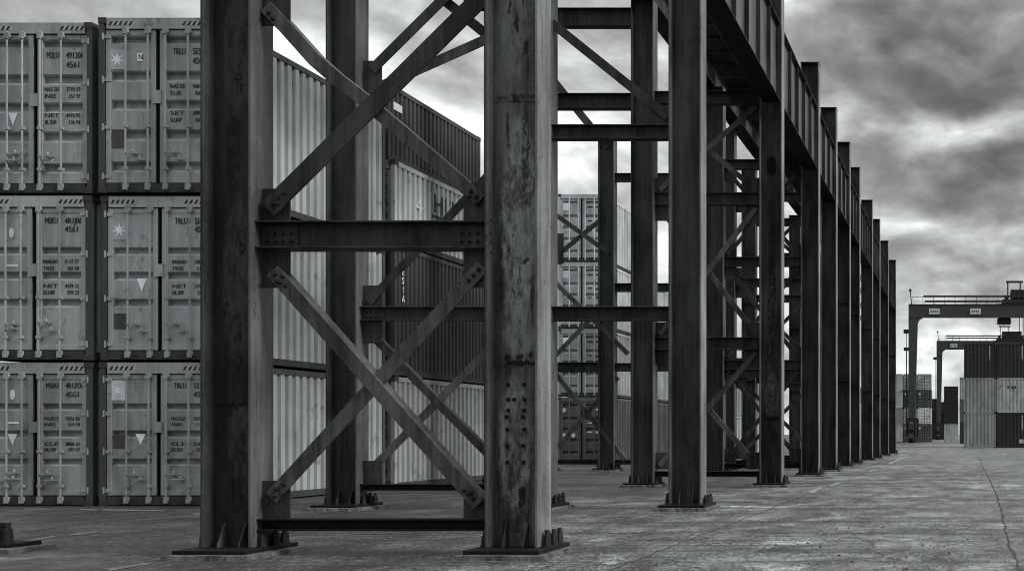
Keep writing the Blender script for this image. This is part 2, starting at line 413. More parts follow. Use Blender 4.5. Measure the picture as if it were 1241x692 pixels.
for br, spots, yy in ((b1, [(334, 332), (340, 342), (346, 346), (336, 342), (343, 335), (567, 598), (573, 604), (562, 594), (571, 597)], yA),
                      (b2, [(332, 600), (338, 592), (344, 586), (334, 592), (341, 598), (580, 327), (574, 334), (568, 340)], yBk + .02),
                      (b3, [(331, 247), (338, 240), (344, 234), (336, 247)], yA), (b4, [(326, 16), (331, 23), (571, 232), (577, 239)], yBk + .02)):
    for (a, b_) in spots: bolt(br, at(a, b_, yy - .001), 'y', .022, .035)

# frame two --------------------------------------------------------
f = frames[1]; yb = YB[1]; yw = yb - D_COL / 2; XC2 = -12.02
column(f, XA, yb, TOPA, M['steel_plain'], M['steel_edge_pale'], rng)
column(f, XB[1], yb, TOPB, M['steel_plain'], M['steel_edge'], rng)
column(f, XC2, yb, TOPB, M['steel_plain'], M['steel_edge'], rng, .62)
for z, h in ((zat(380.5, yw), .28), (7.52, .28), (11.1, .28)):
    ibeam(f, XB[1], XA - .65, yw, z, h, M['steel'], .22)
    if z < 7: ibeam(f, XC2, XB[1] - .65, yw, z, h, M['steel'], .22, 3)
ibeam(f, XC2, XB[1] - .65, yw, zat(590, yw), .13, M['steel_black'], .2)
ibeam(f, XC2, XB[1] - .65, yw, 11.1, .28, M['steel'], .22)
yg = yw + .005; x0p = VPX + XC2 / yg * F; x1p = VPX + (XB[1] - .65) / yg * F
for a, b_ in ((74, 118), (346, 372), (389, 416), (558, 586)): gus_px(f, x0p, 463, a, b_, yg)
for a, b_ in ((346, 372), (389, 416), (558, 586)): gus_px(f, 612, x1p, a, b_, yg)
yA, yBk = yw - .05, yw + .03
brace_px(f, [(446, 366), (634, 168)], yA, w=.17, leg=.12, mat=M['steel'])
brace_px(f, [(448, 404), (624, 584)], yBk, w=.16, leg=.13, mat=M['steel'])
brace_px(f, [(448, 570), (630, 385)], yBk + .04, w=.16, leg=.1)
brace_px(f, [(450, 85), (560, -24)], yA, w=.2, leg=.12, mat=M['steel'])
brace_px(f, [(454, 108), (636, 27)], yBk, w=.2, leg=.15)
brace_px(f, [(520, -14), (636, 80)], yBk + .06, w=.2, leg=.12, mat=M['steel'])
brace_px(f, [(668, 28), (810, 142)], yA, w=.18, leg=.12, mat=M['steel'])
gus_px(f, 790, VPX + (XA - .65) / yg * F, 128, 154, yg)

# the other frames -------------------------------------------------
def xbrace(fr, xl, xr, z0, z1, y, mat, w=.15, gw=.42):
    angle_brace(fr, [Vector((xl + .12, y - .05, z0 + .25)), Vector((xr - .12, y - .05, z1 - .25))], w, .1, mat)
    angle_brace(fr, [Vector((xl + .12, y + .03, z1 - .25)), Vector((xr - .12, y + .03, z0 + .25))], w, .1, mat)
    for x, s in ((xl, 1), (xr, -1)):
        for z, q in ((z0, 1), (z1, -1)):
            a, b = sorted((x, x + s * gw)); c, d = sorted((z + q * .13, z + q * .62))
            gusset(fr, a, b, c, d, y + .005)
for i in range(2, 11):
    f = frames[i]; yb = YB[i]; yw = yb - D_COL / 2
    det = i < 5
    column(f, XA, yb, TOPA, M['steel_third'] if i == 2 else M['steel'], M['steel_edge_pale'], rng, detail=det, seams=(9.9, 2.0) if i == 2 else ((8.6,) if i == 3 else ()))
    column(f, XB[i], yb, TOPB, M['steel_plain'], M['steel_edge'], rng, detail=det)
    lev = [.36, 4.1, 8.25, 11.15] if i == 2 else ([.36, 4.0, 7.7, 11.2] if i < 6 else [.36, 4.0, 10.4])
    h = .36 if i == 2 else .34
    for z in lev: ibeam(f, XB[i], XA - .65, yw, z, h if z > 1 else .16, M['steel'] if z > 1 else M['steel_black'], .22)
    for a, b_ in (zip(lev[:-1], lev[1:]) if i < 5 else ()): xbrace(f, XB[i], XA - .65, a, b_, yw, M['steel_brace'] if i == 2 else M['steel'])
    if i == 2:
        ibeam(f, XB[i] - 4.2, XB[i] - .65, yw, 13.45, .5, M['steel'], .3)
        ibeam(f, XB[i] - 4.2, XB[i] - .65, yw, 11.05, .42, M['steel'], .3)
        column(f, XB[i] - 4.2, yb, TOPB, M['steel_plain'], M['steel_edge'], rng)
    if i == 4:
        XC, XD = -14.28, -16.9
        column(f, XC, yb, 13.6, M['steel_plain'], M['steel_edge'], rng); column(f, XD, yb, 17.0, M['steel_plain'], M['steel_edge'], rng)
        lv = [.36, 4.24, 8.5, 12.0]
        for z in lv:
            ibeam(f, XC, XB[i] - .65, yw, z - (1.0 if z == 8.5 else 0), .34 if z > 1 else .2, M['steel'], .22)
            if z not in (8.5, 12.0): ibeam(f, XD, XC - .65, yw, z, .4 if z > 1 else .2, M['steel'], .24)
        for q, (pts, dy) in enumerate((([(670, 258), (738, 307)], -.05), ([(672, 312), (736, 260)], .04), ([(670, 340), (761, 429)], -.05), ([(672, 432), (735, 366)], .04), ([(672, 452), (758, 558)], -.05), ([(672, 546), (749, 457)], .04))):
            brace_px(f, pts, yw + dy, w=.19, leg=.1)
        gus_px(f, 660, 683, 283, 320, yw + .005)
        angle_brace(f, [Vector((XD - .1, yw - .05, 16.2)), Vector((XC - .3, yw - .05, 13.2))], .3, .15, M['steel'])

# runway girders -----------------------------------------------------
names = ['second and third', 'third and fourth', 'fourth and fifth', 'fifth and sixth', 'sixth and seventh', 'seventh and eighth', 'eighth and ninth', 'ninth and tenth', 'tenth and eleventh']
def girder(x0, x1, y0, y1, z0, z1, pitch, label, group, edge):
    t = thing('runway_girder', label, 'girder', group); xc = x1 - .14 if edge else (x0 + x1) / 2
    MB().box(xc - .012, xc + .012, y0, y1, z0 + .04, z1 - .035).build('web', M['steel_edge'] if edge else M['steel'], t)
    MB().box(x0, x1, y0, y1, z0, z0 + .04).build('flange', M['steel_black'], t, .006)
    MB().box(x0, x1, y0, y1, z1 - .035, z1).build('flange', M['steel'], t, .006)
    n = max(2, round((y1 - y0) / pitch))
    for k in range(n + 1):
        y = y0 + .06 + (y1 - y0 - .12) * k / n
        MB().box(x0 + .02, xc - .012, y - .012, y + .012, z0 + .04, z1 - .035).box(xc + .012, x1 - .02, y - .012, y + .012, z0 + .04, z1 - .035).build('stiffener', M['steel'], t)
    return t
for k in range(1, 10):
    girder(XA - .52, XA - .02, YB[k] + .012, YB[k + 1] - D_COL - .012, 10.96, 13.2, 1.28,
           'deep ribbed girder between the outer columns of the %s frames' % names[k - 1], 'ribbed girders along the outer columns', True)
for k in range(1, 10):
    xm = -9.2
    girder(xm - .28, xm + .28, YB[k] - D_COL / 2 + .006, YB[k + 1] - D_COL / 2 - .006, TOPB + .032, 15.0, 2.2,
           'dark girder lying on the inner column tops from the %s frame' % names[k - 1].replace(' and ', ' to the '), 'girders along the inner column tops', False)
wk = thing('service_walkway', 'dark gridded service walkway under the girders inside the row', 'walkway')
xw0, xw1 = -6.75, -6.0
for x in (xw0, xw1): MB().box(x - .03, x + .03, YB[1], YB[5], 11.33, 11.52).build('rail', M['steel_brace'], wk)
y = YB[1] + .3
while y < YB[5]: MB().box(xw0 + .03, xw1 - .03, y, y + .06, 11.36, 11.42).build('rung', M['steel_brace'], wk); y += .85
MB().box(xw0 + .03, xw1 - .03, YB[1], YB[5], 11.425, 11.45).build('deck_plate', M['steel'], wk)

# bare footing at the left edge
bf = thing('bare_footing', 'bare footing with a steel plate and upright anchor bolts, no column on it', 'footing')
yq = 12.2; xq = xat(27, 12.2) - .58
footing_mesh(xq - .72, xq + .72, yq - .3, yq + .3, PAD_T, rng).build('concrete_pad', M['footing'], bf)
MB().box(xq - .62, xq + .62, yq - .22, yq + .22, PAD_T - .012, PAD_T + PL_T).build('base_plate', M['steel_black'], bf, .008)
for bx in (-.5, -.2, .1, .3, .39, .49):
    bolt(bf, (xq + bx, yq - .12 + .06 * ((bx * 7) % 1), PAD_T + PL_T), 'z', .03, .26, 'anchor_bolt')

# ------------------------------------------------------------------ containers
def corrugate(a0, a1, pitch, depth):
    """trapezoid profile along one axis: list of (position, inset)"""
    n = max(3, round((a1 - a0) / pitch)); p = (a1 - a0) / n; out = []
    for k in range(n):
        s = a0 + k * p
        out += [(s, depth), (s + .34 * p, depth), (s + .43 * p, 0), (s + .91 * p, 0)]
    return out + [(a1, depth)]
def sheet(prof, f0, f1):
    mb = MB(); n = len(prof)
    mb.add([f0(a, b) for a, b in prof] + [f1(a, b) for a, b in prof], [(i, i + 1, n + i + 1, n + i) for i in range(n - 1)])
    return mb
def door_profile(z0, z1, grooves, dep):
    pr = [(z0, 0)]
    for g0, g1 in grooves:
        a = z0 + (z1 - z0) * g0; b = z0 + (z1 - z0) * g1; s = (b - a) * .22
        pr += [(a, 0), (a + s * 1.9, dep), (b - s * .9, dep), (b - s * .45, dep * .2), (b, 0)]
    return pr + [(z1, 0)]
CODES = {
 'L3': (('M2LU', '491206 5', '4561'), ('NAS SIS', 'INEE'), ('NET', 'SIL SOP')),
 'L2': (('MSKU', '4R1J06 5', '4561'), ('MANLINO', 'TREE'), ('NET', 'SO.DRP')),
 'L1': (('MSAU', '4R1ZO6 3', '45G1'), ('MUSCS', 'INES'), ('ELF', 'SNL.CRP')),
 'R3': (('TRLU', 'SE5R10 4', '4SG1'), ('NAS SIS', 'SUE'), ('SET', 'SLLIAP')),
 'R2': (('TRLU', 'SE3410 4', '45G1'), ('MANLINO', 'TREE'), ('NET', 'OIL.DPP')),
 'R1': (('TRLU', 'S23010 4', '4501'), ('MXCELE', 'TNES'), ('ELF', 'DIL.R57')),
}
TIER = {   # heights as shares of the container: door grooves, code lines, small lines
 '3': (((.120, .183), (.30, .366), (.472, .535), (.636, .70), (.852, .896)), .793, .738, (.60, .448)),
 '2': (((.322, .376), (.486, .541), (.64, .69)), .831, .780, (.588, .441)),
 '1': (((.278, .330), (.470, .526), (.663, .714)), .819, .758, (.595, .420))}
def container(label, x0, x1, y0, y1, z0, z1, mat, group, doors=0, code=None, front_corr=True, side=True, rail=None, seed=0, left_side=False, pitch=.245):
    """doors: 0 none (plain corrugated end), 1 coarse doors, 2 full door gear"""
    r = random.Random(seed); t = thing('shipping_container', label, 'container', group); rail = rail or mat
    p = .13; H = z1 - z0; e = .008
    zb, zt = z0 + .17, z1 - .13
    # sheet metal: right side, left side, rear, roof
    pr = corrugate(y0 + p, y1 - p, pitch, .066)
    sheet(pr, lambda a, b: (x1 - .02 - b, a, zb), lambda a, b: (x1 - .02 - b, a, zt)).build('side_panel', mat, t)
    sheet(pr, lambda a, b: (x0 + .02 + b, a, zb), lambda a, b: (x0 + .02 + b, a, zt)).build('side_panel', mat, t)
    MB().box(x0 + .1, x1 - .1, y0 + .1, y1 - .1, z1 - .07, z1 - .04).build('roof', mat, t)
    sheet(corrugate(x0 + p, x1 - p, .27, .04), lambda a, b: (a, y1 - .02 - b, zb), lambda a, b: (a, y1 - .02 - b, zt)).build('end_panel', mat, t)
    MB().box(x0 + .1, x1 - .1, y0 + .14, y1 - .14, z0 + .09, z0 + .13).build('underframe', M['rail'], t)
    # rails and posts
    for x in (x0, x1 - p):
        for ya, yb_ in ((y0 + .01, y0 + p), (y1 - p, y1 - .01)): MB().box(x + e, x + p - e, ya, yb_, z0 + .12, z1 - .12).build('corner_post', rail, t)
    for x in (x0 + .006, x1 - .11):
        MB().box(x, x + .104, y0 + .17, y1 - .17, z0 + .03, z0 + .18).build('bottom_rail', M['rail'], t)
        MB().box(x, x + .104, y0 + .17, y1 - .17, z1 - .14, z1 - .012).build('top_rail', rail, t)
    for zz, nm in ((z0, 'corner_casting'), (z1 - .13, 'corner_casting')):
        for x in (x0, x1 - .17):
            for y in (y0, y1 - .18):
                MB().box(x, x + .17, y, y + .18, zz, zz + .125).build(nm, M['rail'], t, .006 if doors == 2 else 0)
    for za, zc_ in ((z0 + .02, z0 + .18), (z1 - .15, z1 - .01)): MB().box(x0 + .17, x1 - .17, y1 - .14, y1 - .01, za, zc_).build('end_rail', rail, t)
    if doors == 0:
        for za, zc_ in ((z0 + .02, z0 + .18), (z1 - .15, z1 - .01)): MB().box(x0 + .17, x1 - .17, y0 + .01, y0 + .13, za, zc_).build('end_rail', rail, t)
        sheet(corrugate(x0 + p, x1 - p, (x1 - x0 - 2 * p) / 8, .06), lambda a, b: (a, y0 + .03 + b, zb), lambda a, b: (a, y0 + .03 + b, zt)).build('end_panel', mat, t)
        return t
    # door end: header, sill, two leaves
    hz = z1 - .24; sz = z0 + .22
    hd = MB().box(x0 + .17, x1 - .17, y0 + .012, y0 + .12, hz, z1 - .012).build('header', mat, t)
    sl = MB().box(x0 + .17, x1 - .17, y0 + .012, y0 + .14, z0 + .02, sz - .02).build('sill', M['rail'], t)
    if doors == 2:
        for xs in (x0 + .19, x1 - .19 - .52):
            mb = MB()
            for k in range(5):
                a = xs + .02 + k * .105
                mb.prism([(a, hz + .07), (a + .05, hz + .07), (a + .10, hz + .15), (a + .05, hz + .15)], lambda q, k_: (q[0], y0 + .009 + .004 * k_, q[1]))
            mb.build('warning_stripes', M['ink'], hd)
            mb = MB()
            for k in range(5):
                a = xs + .075 + k * .105
                mb.prism([(a, hz + .07), (a + .045, hz + .07), (a + .095, hz + .15), (a + .05, hz + .15)], lambda q, k_: (q[0], y0 + .009 + .004 * k_, q[1]))
            mb.build('warning_stripes', M['sticker_dim'], hd)
        for xs in (x0 + .42, x1 - .8): MB().box(xs, xs + .38, y0 + .004, y0 + .02, z0 + .02, z0 + .12).build('forklift_pocket', M['ink'], sl)
    xm = (x0 + x1) / 2; W = x1 - x0
    yp = y0 + .05                                     # face of the door leaves
    for s in (-1, 1):
        a, b = (x0 + .135, xm - .045) if s < 0 else (xm + .045, x1 - .135)
        dr = MB()
        dr.box(a, a + .1, yp - .012, yp + .13, sz, hz - .02).box(b - .1, b, yp - .012, yp + .13, sz, hz - .02)
        dr.box(a + .1, b - .1, yp - .008, yp + .05, hz - .12, hz - .02).box(a + .1, b - .1, yp - .008, yp + .05, sz, sz + .1)
        d = dr.build('door', mat, t, .006 if doors == 2 else 0)
        grs = TIER[(code or 'x3')[1] if code in CODES else '3'][0]; za, zc_ = sz + .1, hz - .12
        pr = door_profile(za, zc_, [((z0 + H * q0 - za) / (zc_ - za), (z0 + H * q1 - za) / (zc_ - za)) for q0, q1 in grs], .10)
        sheet(pr, lambda z, q: (a + .1, yp + .004 + q, z), lambda z, q: (b - .1, yp + .004 + q, z)).build('door_panel', mat, d)
        seal = MB().box(a - .02, a - .004, yp + .0, yp + .05, sz, hz).box(b + .004, b + .02, yp, yp + .05, sz, hz).box(a, b, yp + .01, yp + .05, hz - .018, hz - .002).build('seal', M['seal'], d)
        qb = (.275, .405, .556, .736) if (code or 'R')[0] == 'L' else (.24, .43, .58, .773)
        bars = [x0 + W * q for q in (qb[:2] if s < 0 else qb[2:])]
        for k, bx in enumerate(bars):
            mb = MB().cyl((bx, yp - .06, z0 + .08), (bx, yp - .06, z1 - .2), .018 if doors == 2 else .03, 8)
            if doors == 2:
                for zz in (z0 + .15, z1 - .27):
                    mb.box(bx - .05, bx + .05, yp - .075, yp - .012, zz - .05, zz + .05); mb.box(bx - .035, bx + .035, yp - .095, yp - .045, zz - .09, zz - .04)
                for q in (.38, .14):
                    mb.box(bx - .038, bx + .038, yp - .085, yp - .008, z0 + H * q - .03, z0 + H * q + .03)
            bar = mb.build('locking_bar', M['galv'] if doors == 2 else mat, d)
            if doors == 2:
                zz = z0 + H * ((.225, .185)[k] if s > 0 else (.185, .225)[1 - k]) + r.uniform(-.03, .03)
                dx = (1 if k == 0 else -1) * .34
                lo, hi = sorted((bx, bx + dx))
                mb = MB().box(lo, hi, yp - .085, yp - .067, zz - .015, zz + .015)
                mb.box(bx + dx * .5 - .035, bx + dx * .5 + .035, yp - .075, yp - .004, zz - .03, zz + .03).cyl((bx + dx * .5, yp - .08, zz + .02), (bx + dx * .5, yp - .05, zz + .07), .016, 8)
                mb.build('handle', M['galv'], d)
        if doors == 2:
            xe = a if s < 0 else b
            for q in (.04, .36, .67, .95):
                zz = sz + (hz - sz) * q
                MB().box(xe - .11, xe + .11, yp - .03, yp - .013, zz - .035, zz + .035).cyl((xe - s * -.04, yp - .03, zz - .07), (xe - s * -.04, yp - .03, zz + .07), .022, 8).build('hinge', mat, d)
    if doors == 2:
        MB().box(xm - .09, xm + .09, yp - .04, yp - .014, z0 + H * .51, z0 + H * .585).build('door_latch', mat, t)
    yl = yp - .0015
    Z = lambda q: z0 + H * q
    XX = lambda q: x0 + W * q
    ln = MB()
    if code in CODES:
        c1, c2, c3 = CODES[code]
        h1 = H * .036; tr_ = TIER[code[1]]
        q1, q2, q3 = (.588, .758, .572) if code[0] == 'L' else (.624, .795, .60)
        def fit(txt, q, zq, h, wq, bold):
            v, _ = text_geo(txt); wd_ = max(a for a, b, c in v) * h / .69
            mb = MB(); add_text(mb, txt, XX(q), Z(zq), yl, h, W * wq / wd_, bold); mb.build('lettering', M['ink'], t, fix=False)
        fit(c1[0], q1, tr_[1], h1, .108, .010); fit(c1[1], q2, tr_[1], h1, .185, .010); fit(c1[2], q2, tr_[2], h1, .11, .010)
        h2 = H * .024
        for cc, zq in ((c2, tr_[3][0]), (c3, tr_[3][1])):
            fit(cc[0], q3, zq, h2, .125, .008); fit(cc[1], q3, zq - .040, h2, .1, .008)
            fit('%d %d' % (r.randint(1000, 9999), r.randint(20, 99)), q2, zq, h2, .12, .007)
            fit('%d %d' % (r.randint(100, 999), r.randint(20, 99)), q2 + .02, zq - .040, h2, .10, .007)
    elif doors == 1:
        for (q, w_, h_, zq) in ((.62, .12, .02, .8), (.8, .1, .02, .8), (.62, .1, .015, .6), (.8, .1, .03, .58), (.62, .1, .015, .46), (.8, .1, .03, .45)):
            ln.box(XX(q), XX(q + w_), yl - .003, yl, Z(zq), Z(zq + h_))
        ln.build('marking', M['ink'] if code != 'dark' else M['ink_white'], t)
        if code == 'dark':
            mk = MB()
            for (q, zq) in ((.12, .8), (.12, .42), (.32, .42)): mk.cyl((XX(q), yl, Z(zq)), (XX(q), yl - .004, Z(zq)), .11, 12)
            mk.build('sticker', M['ink_white'], t)
        elif code != 'plain': MB().box(XX(.1), XX(.22), yl - .003, yl, Z(.76), Z(.87)).build('sticker', M['ink_white'], t)
    return t
def star(mb, x, z, y, r, n=7):
    pts = []
    for k in range(2 * n):
        rr = r if k % 2 == 0 else r * .36; a = math.pi / 2 + math.pi * k / n
        pts.append((x + rr * math.cos(a), z + rr * math.sin(a)))
    mb.prism(pts, lambda p, k: (p[0], y - .002 * k, p[1]))
def sticker(t, pts, y, mat, name='sticker'):
    MB().prism(pts, lambda p, k: (p[0], y - .002 * k, p[1])).build(name, mat, t)

D0 = 19.83; PXM = F / D0
GF = 'stacked containers with doors facing the camera'
LX = ((110 - 142 - VPX) / PXM, (110 - VPX) / PXM); RX = ((119.5 - VPX) / PXM, (261 - VPX) / PXM)
TZ = [0.0, 3.03, 6.52]; TOPZ = {'L': [3.01, 6.49, 10.12], 'R': [3.01, 6.49, 10.2]}
LBL = {'L3': 'top container of the left stack at the picture edge, lettered M2LU',
       'L2': 'middle container of the left stack at the picture edge, lettered MSKU',
       'L1': 'bottom container of the left stack, lettered MSAU, standing on the ground',
       'R3': 'top container of the right stack beside the front column, white star sticker on dim square',
       'R2': 'middle container of the right stack, white star above a white triangle and dark grille plate',
       'R1': 'bottom container of the right stack, star on a bright pale square, standing on the ground'}
cmat = {'3': M['c_top'], '2': M['c_front'], '1': M['c_low']}
for s, (xa, xb) in (('L', LX), ('R', RX)):
    for k in range(3):
        code = s + str(k + 1); z0, z1 = TZ[k], TOPZ[s][k]
        dy = (0, .03, -.02)[k] if s == 'R' else (.02, 0, .03)[k]
        t = container(LBL[code], xa, xb, D0 + dy, D0 + 5.85, z0 + .012 * (k > 0), z1, cmat[code[1]], GF, 2, code, rail=M['rail_mid'], seed=k + (3 if s == 'R' else 0))
        W = xb - xa; H = z1 - z0; X = lambda q: xa + W * q; Z = lambda q: z0 + H * q
        y = D0 + dy + .05 - .0035
        if s == 'R':
            c = .18; cx, cz = X(.15), Z((.803, .794, .764)[k])
            sticker(t, [(cx - c, cz - c * 1.15), (cx + c, cz - c * 1.15), (cx + c, cz + c * 1.15), (cx - c, cz + c * 1.15)], y, M['sticker'] if k == 0 else M['sticker_dim'], 'emblem_square')
            mb = MB(); star(mb, cx, cz, y - .003, .15 if k else .13, 8 if k == 0 else 7); mb.build('star_emblem', M['ink_white'], t)
            gz = .30 if k == 2 else (.235 if k == 1 else .44)
            px = .155
            sticker(t, [(X(px - .05), Z(gz - .04)), (X(px + .06), Z(gz - .04)), (X(px + .06), Z(gz + .055)), (X(px - .05), Z(gz + .055))], y, M['placard'], 'grille_plate')
            if k == 2: sticker(t, [(X(.32), Z(.755)), (X(.37), Z(.755)), (X(.37), Z(.80)), (X(.32), Z(.80))], y, M['ink_white']); ln = MB(); add_text(ln, 'N', X(.33), Z(.763), y - .003, H * .03, .8, .008); ln.build('lettering', M['ink'], t, fix=False)
            if k < 2: sticker(t, [(X(.30), Z(.50)), (X(.385), Z(.50)), (X(.3425), Z(.42))], y, M['ink_white'], 'triangle_sticker')
        else:
            if k != 1: sticker(t, [(X(.265), Z(.475 if k else .50)), (X(.345), Z(.475 if k else .50)), (X(.305), Z(.40 if k else .42))], y, M['ink_white'], 'triangle_sticker')
            if k < 2:
                pts = [(X(.305) + .055 * math.cos(a), Z(.775) + .11 * math.sin(a)) for a in [2 * math.pi * q / 14 for q in range(14)]]
                sticker(t, pts, y, M['ink_white'], 'oval_sticker')
                sticker(t, [(X(.26), Z(.57)), (X(.36), Z(.57)), (X(.36), Z(.585)), (X(.26), Z(.585))], y, M['ink_white'])
            sticker(t, [(X(.90), Z(.10)), (X(.945), Z(.10)), (X(.945), Z(.117)), (X(.90), Z(.117))], y, M['ink_white'])

# the stack behind, seen along its right side
G2 = 'second stack seen along its corrugated sides'
x1 = -15.5
def side_text(t, s, x, y, z, h, mat, vertical=False, name='lettering'):
    mb = MB()
    if vertical:
        zz = z
        for ch in s:
            v, f_ = text_geo(ch); k = h / .69; mb.add([(x, y + a * k * .8, zz + b * k) for a, b, c in v], f_); zz -= h * 1.35
    else:
        v, f_ = text_geo(s); k = h / .69; mb.add([(x, y + a * k, z + b * k) for a, b, c in v], f_)
    mb.build(name, mat, t, fix=False)
c = container('pale bottom container of the second stack, standing on the ground behind the bracing', x1 - 2.45, x1, 25.85, 31.9, 0, 3.08, M['c_light'], G2, 1, 'plain', seed=11)
c = container('dark ribbed container with vertical white letters in the second stack', x1 - 2.45, x1, 25.85, 31.9, 3.09, 6.70, M['c_dark'], G2, 1, 'plain', seed=12, pitch=.2)
side_text(c, 'ES1A', x1 - .012, 26.2, 5.9, .185, M['ink_white'], True)
c = container('white rust-marked container with dark letters in the second stack', x1 - 2.45, x1, 25.85, 31.9, 6.71, 8.98, M['c_white'], G2, 1, 'plain', rail=M['c_white'], seed=13)
mb = MB(); mb.box(x1 - .016, x1 - .010, 27.7, 29.4, 7.84, 7.92)
mb.build('lettering', M['ink'], c)
side_text(c, 'HU', x1 - .012, 27.75, 8.0, .55, M['ink'])
side_text(c, '4', x1 - .012, 26.85, 7.75, .5, M['sticker_dim'])
c = container('dark ribbed container on top of the second stack against the sky', x1 - 2.5, x1 - .2, 25.9, 30.85, 8.99, 11.12, M['c_dark'], G2, 1, 'plain', seed=14, pitch=.2)
MB().box(x1 - .217, x1 - .212, 26.15, 26.55, 10.45, 10.66).build('sticker', M['sticker'], c)

# four high door stack seen through the frames
G3 = 'four high stack seen through the frames'
D3 = 49.6; k3 = F / D3; xr3 = (733 - VPX) / k3; zz = [0, 3.45, 7.02, 10.5, 14.05]
for i, (m_, lb, cd) in enumerate(((M['c_mid'], 'bottom dark container with round white marks in the four high stack', 'dark'), (M['c_grey'], 'second container up in the four high stack behind the frames', 'x'),
        (M['c_front2'], 'third container up in the four high stack, with a bright white sticker', 'x'), (M['c_far'], 'topmost container of the four high stack, doors against the pale sky', 'x'))):
    container(lb, xr3 - 2.45, xr3, D3, D3 + (12 if i < 3 else 6), zz[i] + .006, zz[i + 1] - .006, m_, G3, 1, cd, seed=30 + i)
G4 = 'low stack glimpsed between the far columns'
for i, (m_, lb) in enumerate(((M['c_far_white'], 'pale lower container glimpsed between the far columns'), (M['c_far'], 'grey upper container glimpsed between the far columns'))):
    container(lb, -19.5, -16.2, 78, 84, i * 3.0 + .006, i * 3.0 + 2.99, m_, G4, 0, seed=40 + i)

# three high block on the right of the yard
G5 = 'three high block at the right edge'
D5 = 105.0; k5 = F / D5; wd = 39 / k5; hh = 11.6 / 3
for j in range(2):
    for i in range(3):
        m_ = ((M['c_light'], M['c_light'], M['c_black']), (M['c_black'], M['c_white'], M['c_black']))[j][i]
        lb = (('pale grey bottom container of the right block, standing at its open corner', 'pale grey middle container of the right block, at its open corner', 'black top container of the right block, at its open corner'),
              ('black bottom container with white streak and square at the right edge', 'whitish middle container with small marks at the right edge', 'black top container at the right edge, under the farther crane trolley'))[j][i]
        xa = .02 + j * (wd + .05)
        c = container(lb, xa, xa + wd - .05, D5, D5 + 6, i * hh + .01, (i + 1) * hh - .02, m_, G5, 0, seed=50 + i + 3 * j)
        yl = D5 + .012
        if m_ is M['c_black']:
            mb = MB()
            for q in range(7): mb.box(xa + wd * .78, xa + wd * .815, yl - .004, yl, i * hh + hh * (.88 - q * .06), i * hh + hh * (.92 - q * .06))
            if j == 1 and i == 0: mb.box(xa + wd * .7, xa + wd * .84, yl - .004, yl, hh * .13, hh * .24)
            mb.build('marking', M['sticker_dim'], c)
        if j == 1 and i == 1:
            mb = MB()
            for q in (.34, .46, .54): mb.box(xa + wd * q, xa + wd * (q + .06), yl - .004, yl, i * hh + hh * .7, i * hh + hh * .76)
            mb.build('marking', M['ink'], c)

# far stacks in the yard
def far_stack(px0, px1, ys, d, heights, mats, words, group, doors=0, depth=6):
    k = F / d; z = 0
    for i, (h, m_) in enumerate(zip(heights, mats)):
        c = container(words[i], (px0 - VPX) / k, (px1 - VPX) / k, d, d + depth, z + .01, z + h - .02, m_, group, doors, 'x' if doors else None, seed=70 + i)
        z += h
G6 = 'far stacks beyond the cranes'
fm = (M['c_grey'], M['c_far'], M['c_mid'], M['c_far_white'], M['c_dark'])
tiers = ('ground tier', 'second tier', 'third tier', 'top tier')
far_stack(1078, 1094, 0, 184, (3.3,) * 4, (M['c_far'], M['c_light'], M['c_far'], M['c_far']), ['%s container at the left end of the far wall of stacks' % w for w in tiers], G6, 0)
far_stack(1095, 1111, 0, 184, (3.3,) * 4, (M['c_mid'], M['c_grey'], M['c_dark'], M['c_grey']), ['%s container right behind the nearer crane leg' % w for w in tiers], G6, 1)
far_stack(1112, 1128.5, 0, 184, (3.3,) * 4, (M['c_mid'], M['c_far_white'], M['c_mid'], M['c_far']), ['%s container just right of the nearer crane leg' % w for w in tiers], G6, 1)
far_stack(1144, 1161, 0, 186, (3.5, 3.6, 3.8), (M['c_far'], M['c_black'], M['c_black']), ['light container with white panels under two black ones', 'black container between a light and another black one', 'black container topping the short far stack'], G6, 0)
far_stack(1163, 1181, 0, 150, (3.5, 3.5, 3.5), (M['c_dark'], M['c_mid'], M['c_grey']), ['%s container peeping out behind the right block' % w for w in tiers[:3]], G6, 0)
mb = MB(); 
for i in range(2):
    far_stack(1126 + 9.5 * i, 1135 + 9.5 * i, 0, 270, (4.0, 4.0, 3.6 - .9 * i), (M['c_dark'], M['c_black'], M['c_dark']), ['%s dark container %s the farther crane leg' % (w, ('left of', 'right of')[i]) for w in tiers[:3]], G6, 0)

